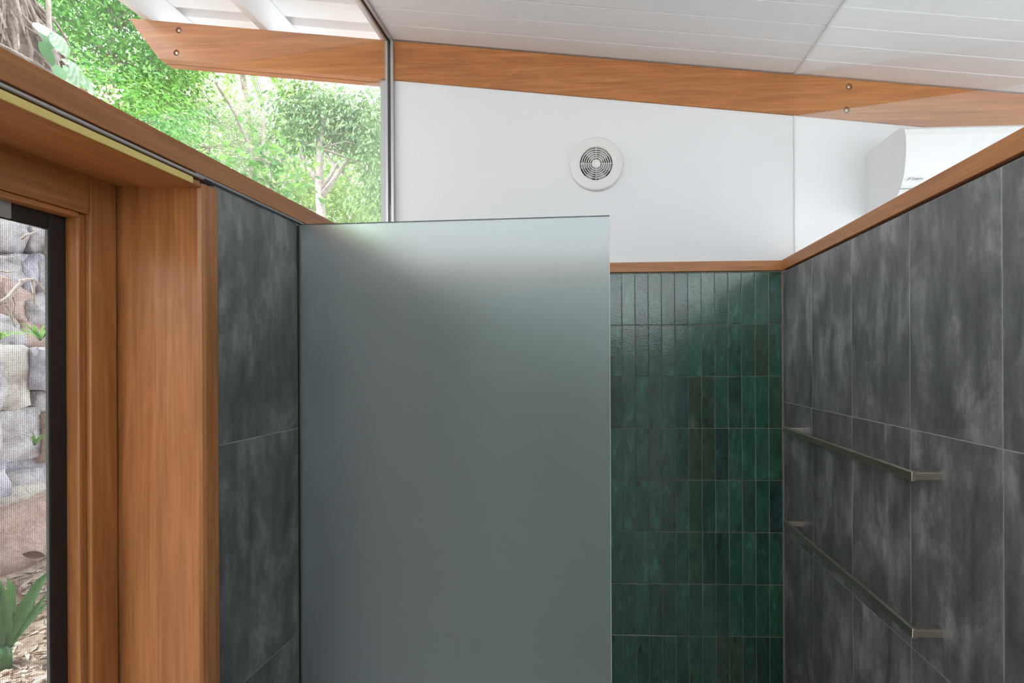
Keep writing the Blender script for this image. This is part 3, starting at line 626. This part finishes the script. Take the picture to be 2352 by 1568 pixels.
# palm fronds hanging below the beam
pc = at_y(548, 105, 9.3); pb_ = Vector((pc.x, pc.y, groundz(pc.x, pc.y)))
pal = thing('palm', pb_, 'palm with drooping yellow-green fronds under the beam', 'palm')
MB().tube([pb_, pb_.lerp(pc, .5) + Vector((.15, .3, 0)), pc], [.07, .06, .05], 8).build('trunk', 'bark_grey', pal)
for i in range(9):
    a = i * 2 * math.pi / 9 + .3; d = Vector((math.cos(a), math.sin(a), 0)); rib = [pc + d * (.9 * s_) + Vector((0, 0, .35 * s_ - 1.0 * s_ * s_)) for s_ in (0, .25, .5, .75, 1)]
    b = MB(); b.tube(rib, [.014, .012, .009, .006, .003], 5)
    for k_ in range(1, 26):
        s_ = k_ / 26; i0 = min(3, int(s_ * 4)); p = rib[i0].lerp(rib[i0 + 1], s_ * 4 - i0); sd_ = Vector((-d.y, d.x, 0))
        for sg in (-1, 1):
            tip = p + sd_ * sg * .16 + d * .14 + Vector((0, 0, -.30)); wv_ = d * .012
            b.add([p - wv_, p.lerp(tip, .5) + Vector((0, 0, .04)) - wv_ * 1.4, tip, p.lerp(tip, .5) + Vector((0, 0, .04)) + wv_ * 1.4, p + wv_], [(0, 1, 2, 3, 4)])
    b.build('frond', 'leaf_palm', pal)
# --- fibrous trunk mass at the far left with aerial roots
tb = at_x(75, 300, -3.05); tb0 = Vector((tb.x, tb.y, groundz(tb.x, tb.y) - .1))
ft = thing('fibrous_trunk', tb0, 'shaggy fibrous brown trunk beside the striped-leaf climber', 'tree trunk')
cpts = [tb0, at_x(75, 260, -3.05), at_x(38, 140, -3.05), at_x(0, 40, -3.05), at_x(-70, -110, -3.05), at_x(-150, -330, -3.05)]; crad = [.24, .21, .16, .13, .12, .11]
MB().tube(cpts, crad, 14).build('core', 'fibre_brown', ft)
b = MB()
for i in range(520):
    s_ = random.uniform(0, 4.99); i0 = int(s_); u_ = s_ - i0; c0 = cpts[i0].lerp(cpts[i0 + 1], u_); R_ = (crad[i0] * (1 - u_) + crad[i0 + 1] * u_) * random.uniform(.85, 1.2); a = random.uniform(0, 6.283)
    p0 = c0 + Vector((math.cos(a) * R_, math.sin(a) * R_, 0)); L_ = random.uniform(.12, .38)
    e = Vector((math.cos(a) * .06 + random.uniform(-.07, .09), math.sin(a) * .06 + random.uniform(-.05, .12), -L_)); r_ = random.uniform(.004, .013)
    b.tube([p0, p0 + e * .5 + Vector((math.cos(a), math.sin(a), 0)) * .03, p0 + e], [r_, r_ * .8, r_ * .3], 5, False)
b.build('fibre', 'fibre_pale', ft, kind='stuff')
for pts, r in (([(110, -30), (112, 40), (114, 80), (122, 112), (135, 140)], .011), ([(118, 110), (122, 130), (130, 160)], .02)):
    MB().tube([at_x(a, b_, -2.85) for a, b_ in pts], r, 7).build('aerial_root', 'root_pale', ft)
for i in range(8):                                 # litter and roots trailing over the bank
    pts = [(-10 + i * 8, 100 + i * 4), (30 + i * 9, 118 + i * 5), (60 + i * 10, 150 + i * 4 + 6 * math.sin(i * 3))]
    MB().tube([at_x(a, b_, -2.78 + .02 * math.sin(i)) for a, b_ in pts], [.012, .010, .005], 6).build('aerial_root', 'bark_grey', ft)
# --- striped-leaf climber
cp = thing('climbing_plant', at_x(130, 165, -2.72), 'climber with large pale striped leaves below the shaggy trunk', 'plant')
MB().tube([at_x(a, b_, -2.74) for a, b_ in ((150, 260), (138, 190), (125, 130), (118, 90))], [.016, .015, .012, .008], 7).build('stem', 'bark_pale', cp)
leafmat('leaf_mid', [(.10, .22, .10), (.14, .28, .14)], .2, .3)
def big_leaf(p0, p1, wd, X, name='leaf', mat='leaf_striped', parent=cp, fold=.18):
    a, c = at_x(*p0, X), at_x(*p1, X + .05); ax = c - a; L_ = ax.length; t_ = ax.normalized()
    nrm_ = Vector((1, -.6, .35)); sd_ = t_.cross(nrm_).normalized(); nn = sd_.cross(t_); vs_, fs_ = [], []
    for i in range(9):
        s_ = i / 8; wdt = wd * L_ * math.sin(math.pi * min(1, s_ * .97 + .03)) ** .75 * .5; m_ = a + ax * s_ - nn * (.10 * L_ * s_ * s_)
        vs_ += [m_ - sd_ * wdt + nn * wdt * fold, m_, m_ + sd_ * wdt + nn * wdt * fold]
    for i in range(8):
        for j in range(2): fs_.append((i * 3 + j, i * 3 + j + 1, i * 3 + j + 4, i * 3 + j + 3))
    MB().add(vs_, fs_, True).build(name, mat, parent)
for p0, p1, wd in (((82, 52), (108, 80), .75), ((112, 72), (158, 108), .55), ((118, 80), (157, 130), .6), ((140, 135), (192, 162), .42), ((146, 150), (186, 203), .42), ((158, 150), (224, 218), .34), ((92, 95), (124, 150), .4), ((132, 150), (142, 185), .5), ((100, 60), (118, 112), .4), ((150, 175), (170, 230), .4)):
    big_leaf(p0, p1, wd, -2.70 + .012 * (p0[0] % 7), mat='leaf_mid' if p0 in ((100, 60), (92, 95), (132, 150)) else 'leaf_striped')
# small pink blossom spray
bl = at_x(246, 214, -3.15); V, Fc = leaf_arrays(np.array(bl) + rng.normal(0, .032, (60, 3)), .026, rng.normal(0, 1, (60, 3)), .8)
bs = thing('blossom_spray', bl, 'small spray of pink blossom beside the striped leaves', 'flowers'); link('petals', np_mesh('petals', V, Fc, 'petal'), bs, kind='stuff')
MB().tube([bl, bl + Vector((-.05, .1, -.5)), Vector((bl.x - .2, bl.y + .3, groundz(bl.x - .2, bl.y + .3) - .03))], [.004, .007, .009], 5).build('stem', 'bark_grey', bs)
# --- grasses and strap-leaved plants seen through the screen
def blades(name, label, base, n, L_, wd, mat, lean, cat='grass', arch=.6):
    t_ = thing(name, base, label, cat)
    for i in range(n):
        a = random.uniform(0, 6.283); d = Vector((math.cos(a), math.sin(a), 0)) * random.uniform(.5, 1) + Vector(lean); l_ = L_ * random.uniform(.7, 1.1); sd_ = Vector((-d.y, d.x, 0)).normalized(); vs_ = []
        for k_ in range(7):
            s_ = k_ / 6; p = base + d * (l_ * s_ * .75) + Vector((0, 0, l_ * (s_ * 1.0 - arch * s_ * s_))); w_ = wd * (1 - s_ ** 2) * .5 + .0005
            vs_ += [p - sd_ * w_, p - Vector((0, 0, w_ * .5)), p + sd_ * w_]
        fs_ = [(k_ * 3 + j, k_ * 3 + j + 1, k_ * 3 + j + 4, k_ * 3 + j + 3) for k_ in range(6) for j in range(2)]
        MB().add(vs_, fs_, True).build('blade', mat, t_)
    return t_
blades('grass_tuft', 'tuft of bright grass on top of the stone wall', at_x(92, 782, -2.60), 22, .17, .008, 'blade', (0, 0, 0))
blades('grass_tuft', 'arching pale green grass at the foot of the rock bank', at_x(-12, 788, -2.60), 14, .19, .012, 'blade', (.2, .3, 0), arch=.85)
blades('grass_tuft', 'small weed growing between the retaining wall stones', at_x(80, 1022, -2.47), 9, .09, .008, 'blade', (.2, .2, .2))
def px_blade(pts, X, wd, mat, parent):
    P = [at_x(a, b_, X + .02 * i) for i, (a, b_) in enumerate(pts)]; vs_ = []; n_ = len(P)
    for i, p in enumerate(P):
        t_ = (P[min(i + 1, n_ - 1)] - P[max(i - 1, 0)]).normalized(); sd_ = t_.cross(Vector((1, -.7, .4))).normalized(); w_ = wd * (1 - (i / (n_ - 1)) ** 3) * (.55 + .45 * min(1, i / 1.5)) * .5
        vs_ += [p - sd_ * w_ + Vector((.3 * w_, 0, 0)), p, p + sd_ * w_ + Vector((.3 * w_, 0, 0))]
    MB().add(vs_, [(k_ * 3 + j, k_ * 3 + j + 1, k_ * 3 + j + 4, k_ * 3 + j + 3) for k_ in range(n_ - 1) for j in range(2)], True).build('leaf', mat, parent)
SX = -2.03; sb = at_x(-2, 1530, SX); sb.z = groundz(sb.x, sb.y) - .01
sp = thing('strap_plant', sb, 'strap-leaved green plant growing in the mulch', 'plant')
MB().tube([sb, at_x(0, 1505, SX), at_x(4, 1480, SX)], [.03, .028, .018], 8).build('base', 'strap', sp)
for pts, wd in (([(0, 1500), (22, 1450), (55, 1390), (90, 1335), (125, 1300)], .042), ([(2, 1505), (35, 1455), (75, 1405), (118, 1350)], .028), ([(0, 1515), (40, 1455), (80, 1410), (130, 1365)], .022), ([(5, 1490), (12, 1440), (10, 1380), (-6, 1320)], .035),
                ([(12, 1470), (22, 1410), (24, 1350), (16, 1325)], .03), ([(0, 1490), (-15, 1430), (-45, 1370), (-90, 1330)], .04), ([(-4, 1500), (-5, 1430), (-12, 1360), (-30, 1310)], .04)):
    px_blade(pts, SX, wd, 'strap', sp)
# mulch: chips lie on the bed
nc = 9000; xs = rng.uniform(-2.40, -1.3, nc); ys = rng.uniform(.6, 3.2, nc); zs = np.array([groundz(a, b_) for a, b_ in zip(xs, ys)]) + .004
dd = rng.normal(0, 1, (nc, 3)); dd[:, 2] *= .15; V, Fc = leaf_arrays(np.stack([xs, ys, zs], 1), .05, dd, .25, .1, .05)
leafmat('chip', [(.24, .15, .10), (.46, .35, .27), (.62, .52, .43), (.72, .64, .56), (.34, .22, .15)], .05, .9)
link('mulch', np_mesh('mulch', V, Fc, 'chip'), kind='stuff', label='pale bark mulch covering the garden bed', category='mulch')
dl = at_x(78, 1268, -2.33); dl.z = groundz(dl.x, dl.y) + .02
big = thing('fallen_leaf', dl, 'curled brown dead leaf lying on the mulch', 'leaf'); big_leaf((52, 1272), (104, 1276), .42, dl.x, 'blade', 'dead_leaf', big, .5)
